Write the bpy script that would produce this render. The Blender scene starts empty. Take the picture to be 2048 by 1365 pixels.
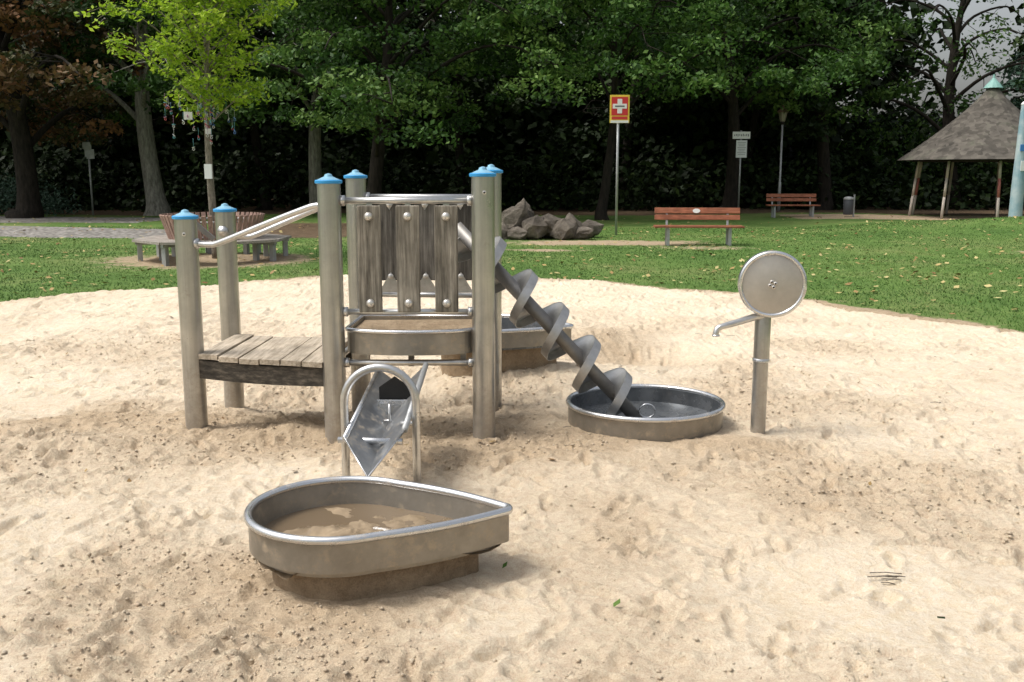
import bpy, bmesh, math, random
import numpy as np
from mathutils import Vector, Matrix
R = np.random.RandomState(7); random.seed(7)
S = bpy.context.scene
COL = S.collection

# ---------------------------------------------------------------- materials
def mat(name, col=(.5,.5,.5), rough=.6, metal=0.0, spec=.5):
    m = bpy.data.materials.new(name); m.use_nodes = True
    b = m.node_tree.nodes['Principled BSDF']
    b.inputs['Base Color'].default_value = (*col,1); b.inputs['Roughness'].default_value = rough
    b.inputs['Metallic'].default_value = metal
    b.inputs['Specular IOR Level'].default_value = spec
    return m
def nd(m,t,**k):
    n = m.node_tree.nodes.new(t)
    for a,v in k.items(): setattr(n,a,v)
    return n
def lk(m,a,b): m.node_tree.links.new(a,b)
def coords(m, scale=(1,1,1)):
    tc = nd(m,'ShaderNodeTexCoord'); mp = nd(m,'ShaderNodeMapping'); mp.inputs['Scale'].default_value = scale
    lk(m,tc.outputs['Object'],mp.inputs['Vector']); return mp.outputs['Vector']
def noise(m, vec, scale, detail=4, rough=.55):
    n = nd(m,'ShaderNodeTexNoise'); n.inputs['Scale'].default_value=scale; n.inputs['Detail'].default_value=detail
    n.inputs['Roughness'].default_value=rough; lk(m,vec,n.inputs['Vector']); return n.outputs['Fac']
def ramp(m, fac, stops):
    r = nd(m,'ShaderNodeValToRGB'); e = r.color_ramp.elements
    while len(e)<len(stops): e.new(.5)
    for i,(p,c) in enumerate(stops):
        e[i].position=p; e[i].color=(*c,1) if len(c)==3 else c
    lk(m,fac,r.inputs['Fac']); return r.outputs['Color']
def mixc(m, fac, a, b, mode='MIX'):
    x = nd(m,'ShaderNodeMix',data_type='RGBA',blend_type=mode)
    for s,v in ((x.inputs[0],fac),(x.inputs[6],a),(x.inputs[7],b)):
        if hasattr(v,'links'): lk(m,v,s)
        elif isinstance(v,tuple): s.default_value=(*v,1)
        else: s.default_value=v
    return x.outputs[2]
def bump(m, fac, strength, dist=.01, nrm=None):
    b = nd(m,'ShaderNodeBump'); b.inputs['Strength'].default_value=strength; b.inputs['Distance'].default_value=dist
    lk(m,fac,b.inputs['Height'])
    if nrm is not None: lk(m,nrm,b.inputs['Normal'])
    return b.outputs['Normal']
def P(m): return m.node_tree.nodes['Principled BSDF']
def attr(m,name):
    a = nd(m,'ShaderNodeAttribute'); a.attribute_name=name; return a.outputs['Fac']

def metal_mat(name, c1, c2, rough=.38, metal=.85, dirt=(.30,.24,.17), dirt_amt=.5, stretch=(40,40,3), ground=False):
    m = mat(name,c1,rough,metal)
    v = coords(m); a = noise(m,v,6,6,.65)
    base = ramp(m,a,[(.35,c1),(.65,c2)])
    vs = coords(m,stretch); g = noise(m,vs,1.5,3)
    base = mixc(m,.15,base,ramp(m,g,[(.3,(.25,.25,.25)),(.7,(.8,.8,.8))]),'OVERLAY')
    d = noise(m,v,14,8,.75)
    if ground:   # more sand and grime near the ground
        sx_ = nd(m,'ShaderNodeSeparateXYZ'); lk(m,coords(m),sx_.inputs[0])
        mr = nd(m,'ShaderNodeMapRange'); mr.inputs['From Min'].default_value=0; mr.inputs['From Max'].default_value=.55
        mr.inputs['To Min'].default_value=.16; mr.inputs['To Max'].default_value=-.05; lk(m,sx_.outputs['Z'],mr.inputs['Value'])
        ad = nd(m,'ShaderNodeMath',operation='ADD'); lk(m,d,ad.inputs[0]); lk(m,mr.outputs['Result'],ad.inputs[1]); d = ad.outputs[0]
    dm = ramp(m,d,[(.52,(0,0,0)),(.68,(dirt_amt,)*3)])
    lk(m,mixc(m,dm,base,dirt),P(m).inputs['Base Color'])
    mt = nd(m,'ShaderNodeMapRange'); mt.inputs['To Min'].default_value=metal; mt.inputs['To Max'].default_value=.1
    lk(m,dm,mt.inputs['Value']); lk(m,mt.outputs['Result'],P(m).inputs['Metallic'])
    rr = nd(m,'ShaderNodeMapRange'); rr.inputs['To Min'].default_value=rough-.08; rr.inputs['To Max'].default_value=rough+.18
    lk(m,a,rr.inputs['Value']); lk(m,rr.outputs['Result'],P(m).inputs['Roughness'])
    lk(m,bump(m,g,.06,.001),P(m).inputs['Normal'])
    return m
M_steel = metal_mat('steel_post',(.47,.46,.435),(.39,.38,.355),.28,.95,(.28,.24,.185),.55,(60,60,2),True)
M_steel2= metal_mat('steel_tube',(.60,.60,.59),(.50,.50,.49),.27,.95,(.33,.29,.23),.3,(30,30,30))
M_basin = metal_mat('steel_basin',(.33,.305,.265),(.25,.23,.195),.40,.75,(.38,.31,.22),.95,(6,6,3))
M_rim   = metal_mat('steel_rim',(.68,.69,.70),(.58,.59,.60),.2,.95,(.42,.36,.28),.7,(8,8,8))
M_screw = metal_mat('steel_screw',(.46,.46,.455),(.35,.35,.345),.38,.85,(.25,.21,.16),.3,(12,12,12))
M_shaft = metal_mat('steel_shaft',(.26,.25,.235),(.19,.185,.175),.45,.7,(.22,.18,.13),.4,(12,12,12))
M_galv  = metal_mat('galvanised',(.42,.43,.43),(.34,.35,.35),.5,.6,(.3,.27,.22),.2)
M_disc  = metal_mat('pump_disc',(.46,.44,.40),(.40,.38,.345),.42,.7,(.38,.34,.28),.5,(5,5,5))
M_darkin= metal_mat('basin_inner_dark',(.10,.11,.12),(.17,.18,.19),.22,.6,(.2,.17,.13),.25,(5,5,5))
M_gutin = metal_mat('gutter_inner',(.38,.39,.40),(.27,.28,.29),.28,.85,(.42,.35,.26),.9,(9,9,9))
M_black = mat('dark_plate',(.02,.02,.02),.25,.3)
M_blue  = mat('blue_cap',(.025,.27,.58),.4)
M_bluel = mat('cap_top',(.22,.45,.60),.35,.2)
M_bolt  = mat('bolt',(.62,.60,.56),.3,.7)
M_white = mat('white_paint',(.75,.75,.73),.5)
M_paper = mat('paper',(.72,.74,.74),.6)
M_ink   = mat('ink',(.08,.08,.1),.6)
M_red   = mat('sign_red',(.55,.03,.03),.45)
M_yel   = mat('sign_yellow',(.75,.55,.06),.45)
M_water = mat('muddy_water',(.15,.108,.066),.06,0,.6)
lk(M_water,bump(M_water,noise(M_water,coords(M_water),30,2),.08,.005),P(M_water).inputs['Normal'])
def wood_mat(name, cols, axis='z', rough=.8):
    m = mat(name,cols[0],rough,0,.25)
    sc = {'x':(2,34,34),'y':(34,2,34),'z':(34,34,2)}[axis]
    g = noise(m,coords(m,sc),1.3,6,.7); b = noise(m,coords(m),5,4,.6)
    c = ramp(m,g,[(.3,cols[0]),(.5,cols[1]),(.68,cols[2])])
    c = mixc(m,.55,c,ramp(m,b,[(.3,(.25,.25,.24)),(.7,(.75,.74,.72))]),'OVERLAY')
    lk(m,c,P(m).inputs['Base Color']); lk(m,bump(m,g,.8,.006),P(m).inputs['Normal'])
    return m
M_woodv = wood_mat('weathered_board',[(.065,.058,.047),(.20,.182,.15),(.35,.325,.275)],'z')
M_woodb = wood_mat('weathered_board_shaded',[(.035,.032,.027),(.115,.105,.090),(.21,.195,.17)],'z')  # darker copy of the front board wood, shade painted into the colour
M_woody = wood_mat('weathered_plank',[(.20,.165,.12),(.40,.34,.265),(.54,.47,.38)],'y')
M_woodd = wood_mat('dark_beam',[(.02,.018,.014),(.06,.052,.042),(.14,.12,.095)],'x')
M_woodr = wood_mat('red_bench_wood',[(.16,.055,.032),(.30,.11,.062),(.38,.16,.095)],'x',.6)
M_woodp = wood_mat('pinkish_slat',[(.19,.12,.10),(.34,.22,.18),(.45,.32,.27)],'z')
M_woods = wood_mat('grey_seat_wood',[(.18,.16,.14),(.31,.28,.25),(.42,.39,.36)],'x')

# sand
def sand_mat(name, attribute=True, c1=(.38,.285,.185), c2=(.57,.45,.315)):
    m = mat(name,(.5,.4,.3),.95,0,.15)
    v = coords(m)
    a = noise(m,v,1.1,6,.6); b = noise(m,v,9,6,.7); f = noise(m,v,170,3,.7); g = noise(m,v,30,6,.75)
    dry = ramp(m,a,[(.3,(.68,.572,.435)),(.7,(.77,.67,.53))])
    dry = mixc(m,.5,dry,ramp(m,b,[(.3,(.38,.37,.35)),(.7,(.62,.62,.62))]),'OVERLAY')
    wet = ramp(m,b,[(.3,c1),(.7,c2)])
    if attribute:
        at = attr(m,'damp')
        ad = nd(m,'ShaderNodeMath',operation='ADD'); lk(m,at,ad.inputs[0])
        mm = nd(m,'ShaderNodeMath',operation='MULTIPLY_ADD'); lk(m,b,mm.inputs[0]); mm.inputs[1].default_value=1.8; mm.inputs[2].default_value=-.88
        lk(m,mm.outputs[0],ad.inputs[1]); ad.use_clamp=True
        c = mixc(m,ad.outputs[0],dry,wet)
    else: c = wet
    c = mixc(m,.5,c,ramp(m,f,[(.3,(.32,.31,.30)),(.7,(.70,.70,.70))]),'OVERLAY')
    c = mixc(m,.4,c,ramp(m,g,[(.35,(.32,.31,.30)),(.6,(.62,.62,.62))]),'OVERLAY')
    lk(m,c,P(m).inputs['Base Color'])
    n1 = bump(m,g,.9,.026); n2 = bump(m,f,.6,.004,n1)
    lk(m,n2,P(m).inputs['Normal'])
    return m
M_sand = sand_mat('sand'); M_mud = sand_mat('muddy_sand',False,(.26,.19,.12),(.40,.31,.21))
M_wetmud = mat('wet_mud',(.2,.14,.08),.5,0,.5); m=M_wetmud
g_=noise(m,coords(m),5,7,.65); lk(m,ramp(m,g_,[(.35,(.11,.075,.042)),(.5,(.20,.145,.085)),(.68,(.33,.25,.16))]),P(m).inputs['Base Color'])
rr_=nd(m,'ShaderNodeMapRange'); rr_.inputs['From Min'].default_value=.42; rr_.inputs['From Max'].default_value=.58; rr_.inputs['To Min'].default_value=.25; rr_.inputs['To Max'].default_value=.85
lk(m,g_,rr_.inputs['Value']); lk(m,rr_.outputs['Result'],P(m).inputs['Roughness'])
lk(m,bump(m,noise(m,coords(m),40,5,.7),.35,.01),P(m).inputs['Normal'])

# ground
M_ground = mat('lawn',(.08,.14,.03),.9,0,.2)
m = M_ground; v = coords(m)
a = noise(m,v,.35,5,.6); b = noise(m,v,3.5,8,.75); f = noise(m,coords(m,(1,.6,1)),26,5,.8)
gr = ramp(m,a,[(.3,(.068,.135,.028)),(.5,(.105,.18,.042)),(.7,(.18,.215,.075))])
gr = mixc(m,.6,gr,ramp(m,b,[(.3,(.30,.32,.30)),(.7,(.66,.64,.60))]),'OVERLAY')
gr = mixc(m,.4,gr,ramp(m,f,[(.3,(.25,.25,.25)),(.7,(.75,.75,.75))]),'OVERLAY')
def masked(m, c, name, col, k=.6):
    at = attr(m,name); mm = nd(m,'ShaderNodeMath',operation='MULTIPLY_ADD'); lk(m,b,mm.inputs[0]); mm.inputs[1].default_value=k*2; mm.inputs[2].default_value=-k
    ad = nd(m,'ShaderNodeMath',operation='ADD',use_clamp=True); lk(m,at,ad.inputs[0]); lk(m,mm.outputs[0],ad.inputs[1])
    sp = ramp(m,ad.outputs[0],[(.4,(0,0,0)),(.6,(1,1,1))])
    return mixc(m,sp,c,col)
soil = ramp(m,f,[(.3,(.26,.19,.12)),(.7,(.48,.38,.26))])
lit = ramp(m,b,[(.3,(.05,.036,.022)),(.5,(.11,.075,.045)),(.7,(.18,.13,.08))])
vor = nd(m,'ShaderNodeTexVoronoi'); vor.inputs['Scale'].default_value=7; lk(m,v,vor.inputs['Vector'])
cob = ramp(m,vor.outputs['Distance'],[(.1,(.40,.38,.35)),(.6,(.17,.16,.145))])
gr = masked(m,gr,'litter',lit,.8); gr = masked(m,gr,'soil',soil,.8); gr = masked(m,gr,'path',cob,.25)
lk(m,gr,P(m).inputs['Base Color']); lk(m,bump(m,f,.8,.03),P(m).inputs['Normal'])

def leaf_mat(name, cols, trans=.0):
    m = mat(name,cols[0],.6,0,.25)
    c = ramp(m,attr(m,'rnd'),[(i/(len(cols)-1),c) for i,c in enumerate(cols)])
    lk(m,c,P(m).inputs['Base Color'])
    if trans:
        t = nd(m,'ShaderNodeBsdfTranslucent'); lk(m,c,t.inputs['Color'])
        ms = nd(m,'ShaderNodeMixShader'); ms.inputs[0].default_value=trans
        out = m.node_tree.nodes['Material Output']
        lk(m,P(m).outputs[0],ms.inputs[1]); lk(m,t.outputs[0],ms.inputs[2]); lk(m,ms.outputs[0],out.inputs['Surface'])
    return m
L_dark = leaf_mat('leaf_dark',[(.009,.019,.005),(.020,.040,.009),(.045,.075,.016)])  # understory shade put into these near-black greens
L_mid  = leaf_mat('leaf_mid',[(.016,.042,.008),(.042,.098,.018),(.11,.19,.038)],.25)
L_lite = leaf_mat('leaf_light',[(.014,.040,.008),(.060,.135,.024),(.19,.30,.075)],.3)
L_young= leaf_mat('leaf_young',[(.16,.28,.02),(.32,.48,.03),(.45,.58,.07)],.45)
L_brown= leaf_mat('leaf_brown',[(.035,.05,.014),(.12,.075,.03),(.24,.115,.05)],.2)
L_blue = leaf_mat('leaf_bluegreen',[(.02,.045,.028),(.045,.09,.06),(.09,.15,.10)])
L_fall = leaf_mat('leaf_fallen',[(.16,.085,.03),(.36,.26,.10),(.50,.44,.20)])
L_grass= leaf_mat('grass_blade',[(.05,.115,.02),(.09,.18,.036),(.18,.26,.07)])
def bark_mat(name,c1,c2,sc=(6,6,1.5)):
    m = mat(name,c1,.9,0,.2); g = noise(m,coords(m,sc),2,6,.7); 
    lk(m,ramp(m,g,[(.35,c1),(.65,c2)]),P(m).inputs['Base Color']); lk(m,bump(m,g,.8,.03),P(m).inputs['Normal']); return m
B_dark = bark_mat('bark_dark',(.012,.010,.008),(.035,.029,.022))
B_grey = bark_mat('bark_grey',(.11,.105,.085),(.30,.285,.24))
B_young= bark_mat('bark_young',(.12,.10,.075),(.30,.27,.22),(20,20,5))

# ---------------------------------------------------------------- mesh helpers
def empty(name, loc=(0,0,0)):
    e = bpy.data.objects.new(name,None); COL.objects.link(e); e.empty_display_size=.2; e.location=loc; return e
def fin(ob, parent):
    COL.objects.link(ob)
    if parent is not None:
        ob.parent = parent; ob.matrix_parent_inverse = Matrix.Translation(parent.location).inverted()
    return ob
def mk(name, V, F, m, parent=None, smooth=False):
    me = bpy.data.meshes.new(name); me.from_pydata([tuple(x) for x in V],[],F); me.materials.append(m)
    if smooth: me.polygons.foreach_set('use_smooth',[True]*len(me.polygons))
    me.update(); return fin(bpy.data.objects.new(name,me),parent)
BATCH=None
def tube(name, pts, r, m, parent=None, seg=14, closed=False, res=0):
    pts = [Vector(p) for p in pts]
    if res:   # catmull-rom
        q=[]; n=len(pts)
        for i in range(n-1):
            p0=pts[max(i-1,0)];p1=pts[i];p2=pts[i+1];p3=pts[min(i+2,n-1)]
            for k in range(res):
                t=k/res; q.append(.5*((2*p1)+(p2-p0)*t+(2*p0-5*p1+4*p2-p3)*t*t+(3*p1-p0-3*p2+p3)*t**3))
        q.append(pts[-1])
        if hasattr(r,'__len__'):
            r=[np.interp(i/(len(q)-1)*(n-1),range(n),r) for i in range(len(q))]
        pts=q
    n=len(pts); rr = list(r) if hasattr(r,'__len__') else [r]*n
    V=[];F=[]
    T=[]
    for i in range(n):
        a = pts[(i-1)%n] if (closed or i>0) else pts[i]; b = pts[(i+1)%n] if (closed or i<n-1) else pts[i]
        T.append((b-a).normalized())
    up = Vector((0,0,1)) if abs(T[0].z)<.9 else Vector((1,0,0))
    N = (up - T[0]*up.dot(T[0])).normalized()
    for i in range(n):
        N = (N - T[i]*N.dot(T[i])).normalized(); B = T[i].cross(N)
        for k in range(seg):
            a=2*math.pi*k/seg; V.append(pts[i]+(N*math.cos(a)+B*math.sin(a))*rr[i])
    for i in range(n if closed else n-1):
        j=(i+1)%n
        for k in range(seg):
            l=(k+1)%seg; F.append((i*seg+k,i*seg+l,j*seg+l,j*seg+k))
    if not closed:
        F.append(tuple(range(seg))[::-1]); F.append(tuple((n-1)*seg+k for k in range(seg)))
    if BATCH is not None:
        o=len(BATCH[0]); BATCH[0].extend(V); BATCH[1].extend([tuple(i+o for i in f) for f in F]); return
    return mk(name,V,F,m,parent,True)
def begin_batch():
    global BATCH; BATCH=([],[])
def end_batch(name,m,parent):
    global BATCH; b=BATCH; BATCH=None; return mk(name,b[0],b[1],m,parent,True)
def lathe(name, prof, m, parent=None, seg=32, M=Matrix(), smooth=True, autos=True):
    V=[];F=[];n=len(prof)
    for (r,z) in prof:
        for k in range(seg):
            a=2*math.pi*k/seg; V.append(M@Vector((r*math.cos(a),r*math.sin(a),z)))
    for i in range(n-1):
        for k in range(seg):
            l=(k+1)%seg; F.append((i*seg+k,i*seg+l,(i+1)*seg+l,(i+1)*seg+k))
    F.append(tuple(range(seg))[::-1]); F.append(tuple((n-1)*seg+k for k in range(seg)))
    o = mk(name,V,F,m,parent,smooth)
    if smooth and autos:
        o.data.set_sharp_from_angle(angle=math.radians(35))
    return o
def box(name, c, s, m, parent=None, rz=0, bev=.004, M=None):
    bm = bmesh.new(); bmesh.ops.create_cube(bm,size=1); bmesh.ops.scale(bm,vec=s,verts=bm.verts)
    if bev: bmesh.ops.bevel(bm,geom=bm.edges[:],offset=bev,segments=2,affect='EDGES',profile=.6)
    X = Matrix.Translation(c)@(M if M is not None else Matrix.Rotation(rz,4,'Z'))
    bm.transform(X); me=bpy.data.meshes.new(name); bm.to_mesh(me); bm.free(); me.materials.append(m)
    return fin(bpy.data.objects.new(name,me),parent)
def prism(name, out, z0, z1, m, parent=None):
    n=len(out); V=[(x,y,z0) for x,y in out]+[(x,y,z1) for x,y in out]
    F=[tuple(range(n))[::-1],tuple(range(n,2*n))]+[(i,(i+1)%n,n+(i+1)%n,n+i) for i in range(n)]
    return mk(name,V,F,m,parent)
TX = lambda x,y,z: Matrix.Translation((x,y,z))

# numpy noise
_lat = R.rand(512,512)
def vnoise(x,y,sc,seed=0):
    x=x/sc+seed*17.3+1000; y=y/sc+seed*31.7+1000
    xi=np.floor(x).astype(int); yi=np.floor(y).astype(int); fx=x-xi; fy=y-yi
    fx=fx*fx*(3-2*fx); fy=fy*fy*(3-2*fy); g=lambda a,b:_lat[a%512,b%512]
    return (g(xi,yi)*(1-fx)+g(xi+1,yi)*fx)*(1-fy)+(g(xi,yi+1)*(1-fx)+g(xi+1,yi+1)*fx)*fy-.5
def fbm(x,y,sc,oct=4,seed=0,pers=.5):
    s=0;a=1
    for o in range(oct): s=s+a*vnoise(x,y,sc/2**o,seed+o*3); a*=pers
    return s
def sstep(a,b,x):
    t=np.clip((x-a)/(b-a),0,1); return t*t*(3-2*t)
def gauss(x,y,cx,cy,sx,sy=None): 
    sy=sy or sx; return np.exp(-((x-cx)/sx)**2-((y-cy)/sy)**2)

# sandpit outline
_ang=np.radians([-180,-90,0,25,47.5,64.8,85.4,103.2,114.7,126.8,150,180])
_rad=np.array([10,8,8.2,7.7,7.95,9.1,11.0,11.3,10.6,10.1,9.6,10])
def pit(x,y):
    dx=x+.3; dy=y-4; r=np.hypot(dx,dy); a=np.arctan2(dy,dx)
    return r-np.interp(a,_ang,_rad)-.5*fbm(x,y,1.6,4,5,.55)
def grassbase(x,y):
    h=.08*fbm(x,y,5,3,9)+.45*gauss(x,y,15.5,26,4.5,4)+.0
    return h+.02*fbm(x,y,.5,3,3)

# ---------------------------------------------------------------- ground sheets
def npmesh(name, co, q, m, attrs=None, dom='POINT', smooth=False, parent=None):
    me=bpy.data.meshes.new(name); k=q.shape[1]
    me.vertices.add(len(co)); me.vertices.foreach_set('co',co.astype(np.float32).ravel())
    me.loops.add(q.size); me.loops.foreach_set('vertex_index',q.astype(np.int32).ravel())
    me.polygons.add(len(q)); me.polygons.foreach_set('loop_start',(np.arange(len(q))*k).astype(np.int32))
    me.polygons.foreach_set('loop_total',np.full(len(q),k,np.int32))
    me.update(calc_edges=True)
    if smooth: me.polygons.foreach_set('use_smooth',np.ones(len(q),bool))
    for n,v in (attrs or {}).items():
        a=me.attributes.new(n,'FLOAT',dom); a.data.foreach_set('value',v.astype(np.float32))
    me.materials.append(m); return fin(bpy.data.objects.new(name,me),parent)
def gridmesh(name, xs, ys, hf, m, attrs=None, smooth=True):
    X,Y=np.meshgrid(xs,ys); Z=hf(X,Y); ny,nx=X.shape
    co=np.stack([X,Y,Z],-1).reshape(-1,3).astype(np.float32)
    idx=np.arange(nx*ny).reshape(ny,nx)
    q=np.stack([idx[:-1,:-1],idx[:-1,1:],idx[1:,1:],idx[1:,:-1]],-1).reshape(-1,4)
    return npmesh(name,co,q,m,{k:f(X,Y).reshape(-1) for k,f in (attrs or {}).items()},'POINT',smooth)

xs=np.concatenate([[-400,-200,-100,-60,-45,-36],np.arange(-30,30,.13),[36,45,60,100,200,400]])
ys=np.concatenate([[-400,-150,-60,-30,-15,-8,-6],np.arange(-5,7,.5),np.arange(7,42,.13),[44,47,52,60,80,120,200,400,600]])
def gh(X,Y):
    sd=pit(X,Y); return grassbase(X,Y)*1.0-.45*(1-sstep(-.35,.0,sd))
def a_soil(X,Y):
    s=.95*gauss(X,Y,-5.6,18.2,2.3,1.7)+1.0*gauss(X,Y,2.2,22.8,2.6,1.0)+.7*gauss(X,Y,.6,20.3,1.2,.5)
    s=s+.9*gauss(X,Y,11.0,19.5,1.2,.6)+.55*gauss(X,Y,4.2,21.0,1.6,.8)
    sd=pit(X,Y); s=s+.95*(1-sstep(-.1,.22,sd))+.40*(1-sstep(0,.9,sd))
    s=s+sstep(33.2,34,Y)*(1-sstep(36.8,37.6,Y))*sstep(9,11,X)
    return s
def a_lit(X,Y):
    return .95*sstep(37,39.5,Y+.6*np.sin(X*.4))+.95*sstep(23.5,25,Y)*(1-sstep(30,33,Y))*sstep(-9,-7,X)*(1-sstep(-.8,1.2,X))+.17
def a_path(X,Y):
    c1=27.0+.5*np.sin(X*.25); c2=34.0+.9*np.sin(X*.2)
    return ((np.abs(Y-c1+(X+14)*.12)<1.7)*(X<-9.0-0*Y)+(np.abs(Y-c2)<2.2)*(X<-12)).astype(float)
gridmesh('ground',xs,ys,gh,M_ground,{'soil':a_soil,'litter':a_lit,'path':a_path})

# sand surface
def mkys():
    y=[-4.5]
    while y[-1]<1.2: y.append(y[-1]+.15)
    while y[-1]<16.2: y.append(y[-1]+max(.012,.0040*y[-1]))
    return np.array(y)
sy=mkys(); sx=np.concatenate([np.arange(-11,-7.5,.08),np.arange(-7.5,-3,.024),np.arange(-3,3,.015),np.arange(3,7.5,.024),np.arange(7.5,10,.08)])
SX,SY=np.meshgrid(sx,sy)
rough=np.clip(.46+1.7*fbm(SX,SY,1.1,3,21)+.4*gauss(SX,SY,.6,4.2,1.6,1.2)+.3*gauss(SX,SY,.3,6.8,2.5,1.2)+.25*gauss(SX,SY,-1.6,4.8,1.,1.2),0,1)
H=.05*fbm(SX,SY,2.2,3,1)+.038*fbm(SX,SY,.7,4,4,.5)
rid=1-np.abs(fbm(SX,SY,.16,4,33,.6))*2.2
H+=rough*(.016*rid+.026*fbm(SX,SY,.12,4,40,.66)+.010*np.abs(fbm(SX,SY,.05,2,47)))
H+=(1-rough)*.014*fbm(SX,SY,.2,4,44,.55)
# footprints
fw=np.zeros_like(H)
for i in range(5000):
    d=random.random()**.75; cy=1.3+d*14; cx=random.uniform(-1,1)*min(7.3,.62*cy+1.2)
    a=random.uniform(0,math.pi); L=random.uniform(.06,.13); W=random.uniform(.028,.048); dep=random.uniform(.005,.022)
    i0,i1=np.searchsorted(sy,[cy-.30,cy+.30]); j0,j1=np.searchsorted(sx,[cx-.30,cx+.30])
    x=SX[i0:i1,j0:j1]-cx; y=SY[i0:i1,j0:j1]-cy
    u=x*math.cos(a)+y*math.sin(a); w=-x*math.sin(a)+y*math.cos(a); w=w/(1-.35*np.exp(-((u/L+.25)/.3)**2)); q=np.sqrt((u/L)**2+(w/W)**2)
    q=q+.35*vnoise(x+cx,y+cy,.035,91)
    dent=-dep*(1-sstep(.65,1.2,q))+dep*.55*np.exp(-((q-1.4)/.26)**2)
    H[i0:i1,j0:j1]+=dent; fw[i0:i1,j0:j1]+=(1-sstep(.7,1.2,q))*.5
# features
H+=-.09*gauss(SX,SY,-1.5,6.95,.6,.35)+.15*gauss(SX,SY,.15,7.5,.75,.5)-.18*gauss(SX,SY,1.25,8.9,.6,.45)+.11*gauss(SX,SY,.6,9.5,.7,.4)
H+=.06*gauss(SX,SY,-1.35,6.0,.35,.2)-.08*gauss(SX,SY,-.65,6.2,.4,.3)+.03*gauss(SX,SY,-2.6,5.7,.5,.3)-.06*gauss(SX,SY,-3.1,6.6,.6,.35)
H+=.05*gauss(SX,SY,1.4,5.75,.25,.12)+.03*gauss(SX,SY,.1,3.45,.35,.2)-.03*gauss(SX,SY,-.2,5.0,.5,.3)
sd=pit(SX,SY)
H+=.035*sstep(-3,0,sd)-.03
# calm near basins
k=gauss(SX,SY,.868,6.2,.55); H=H*(1-.9*np.clip(k*1.6,0,1)); 
H=np.where(np.hypot(SX-.868,SY-6.2)<.47,-.12,H)
k=gauss(SX,SY,-.66,3.83,.6,.5); H=H*(1-.7*np.clip(k*1.3,0,1)); H-=.02*np.clip(k,0,1)
H=H-.5*sstep(-.05,.35,sd)
damp=np.clip(rough*.75-.22+.35*gauss(SX,SY,.5,4.3,1.5,1.3)+.6*gauss(SX,SY,-.8,6.0,1.4,.45)+.9*gauss(SX,SY,1.2,8.9,.8,.7)+.45*gauss(SX,SY,1.2,5.7,.8,.2)+.4*gauss(SX,SY,-.5,3.6,.9,.35)+.5*gauss(SX,SY,-3,6.5,.8,.5)+.3*gauss(SX,SY,.3,5.4,.8,.6)+.12*fw-.22*sstep(8,11,SY)-.2*sstep(2.5,5,np.abs(SX))+.5*sstep(-.35,0,sd),0,1)
idx=np.arange(SX.size).reshape(SX.shape)
q=np.stack([idx[:-1,:-1],idx[:-1,1:],idx[1:,1:],idx[1:,:-1]],-1).reshape(-1,4)
npmesh('sandpit_sand',np.stack([SX,SY,H],-1).reshape(-1,3),q,M_sand,{'damp':damp.ravel()},'POINT',True)
def sandz(x,y):
    i=min(max(np.searchsorted(sy,y),0),len(sy)-1); j=min(max(np.searchsorted(sx,x),0),len(sx)-1); return float(H[i,j])
# clods of sand
n=36000; cy_=2.6+(R.rand(n)**1.1)*7; cx_=(R.rand(n)*2-1)*(.56*cy_+.3)
ii=np.clip(np.searchsorted(sy,cy_),0,len(sy)-1); jj=np.clip(np.searchsorted(sx,cx_),0,len(sx)-1)
kp=(R.rand(n)<rough[ii,jj]**3)&(np.hypot(cx_-.868,cy_-6.2)>.52)&(np.hypot(cx_+.66,cy_-3.82)>.33); cx_=cx_[kp];cy_=cy_[kp];ii=ii[kp];jj=jj[kp]; n=len(cx_)
sz_=.002+.009*R.rand(n)**4+.0004*cy_; base=np.array([[1,0,0],[-1,0,0],[0,1,0],[0,-1,0],[0,0,1],[0,0,-1]],float)
co=base[None]*sz_[:,None,None]*(.6+.8*R.rand(n,6,1)); an=R.rand(n)*6.28; ca,sa=np.cos(an),np.sin(an)
xx=co[:,:,0]*ca[:,None]-co[:,:,1]*sa[:,None]; yy=co[:,:,0]*sa[:,None]+co[:,:,1]*ca[:,None]
co=np.stack([xx+cx_[:,None],yy+cy_[:,None],co[:,:,2]*.7+(H[ii,jj]+sz_*.15)[:,None]],-1).reshape(-1,3)
f8=np.array([[0,2,4],[2,1,4],[1,3,4],[3,0,4],[2,0,5],[1,2,5],[3,1,5],[0,3,5]])
npmesh('sand_clods',co,(np.arange(n)[:,None,None]*6+f8[None]).reshape(-1,3),M_sand,{'damp':np.repeat(damp[ii,jj]*.5,6)},'POINT',True)

# ---------------------------------------------------------------- basins
def teardrop(c, r, tip, n=64, tr=.035):
    c=Vector(c); t=Vector(tip)-c; D=t.length; ph=math.atan2(t.y,t.x); tcx=c+t*(1-tr/D)
    al=math.acos((r-tr)/(D-tr)); out=[]
    for k in range(n+1):
        a=ph+al+(2*math.pi-2*al)*k/n; out.append((c.x+r*math.cos(a),c.y+r*math.sin(a)))
    p0=Vector(out[-1]); a0=ph-al; p1=tcx+Vector((math.cos(a0),math.sin(a0)))*tr
    for k in range(1,12): 
        q=p0.lerp(p1,k/12); nrm=Vector((math.cos(a0),math.sin(a0))); q=q+nrm*.025*math.sin(math.pi*k/12); out.append(tuple(q))
    for k in range(7):
        a=ph-al+2*al*k/6; out.append((tcx.x+tr*math.cos(a),tcx.y+tr*math.sin(a)))
    a1=ph+al; p2=Vector(out[-1]); p3=Vector(out[0])
    for k in range(1,12):
        q=p2.lerp(p3,k/12); nrm=Vector((math.cos(a1),math.sin(a1))); q=q+nrm*.025*math.sin(math.pi*k/12); out.append(tuple(q))
    return out
def scaled(out,c,s): return [(c[0]+(x-c[0])*s,c[1]+(y-c[1])*s) for x,y in out]
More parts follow.
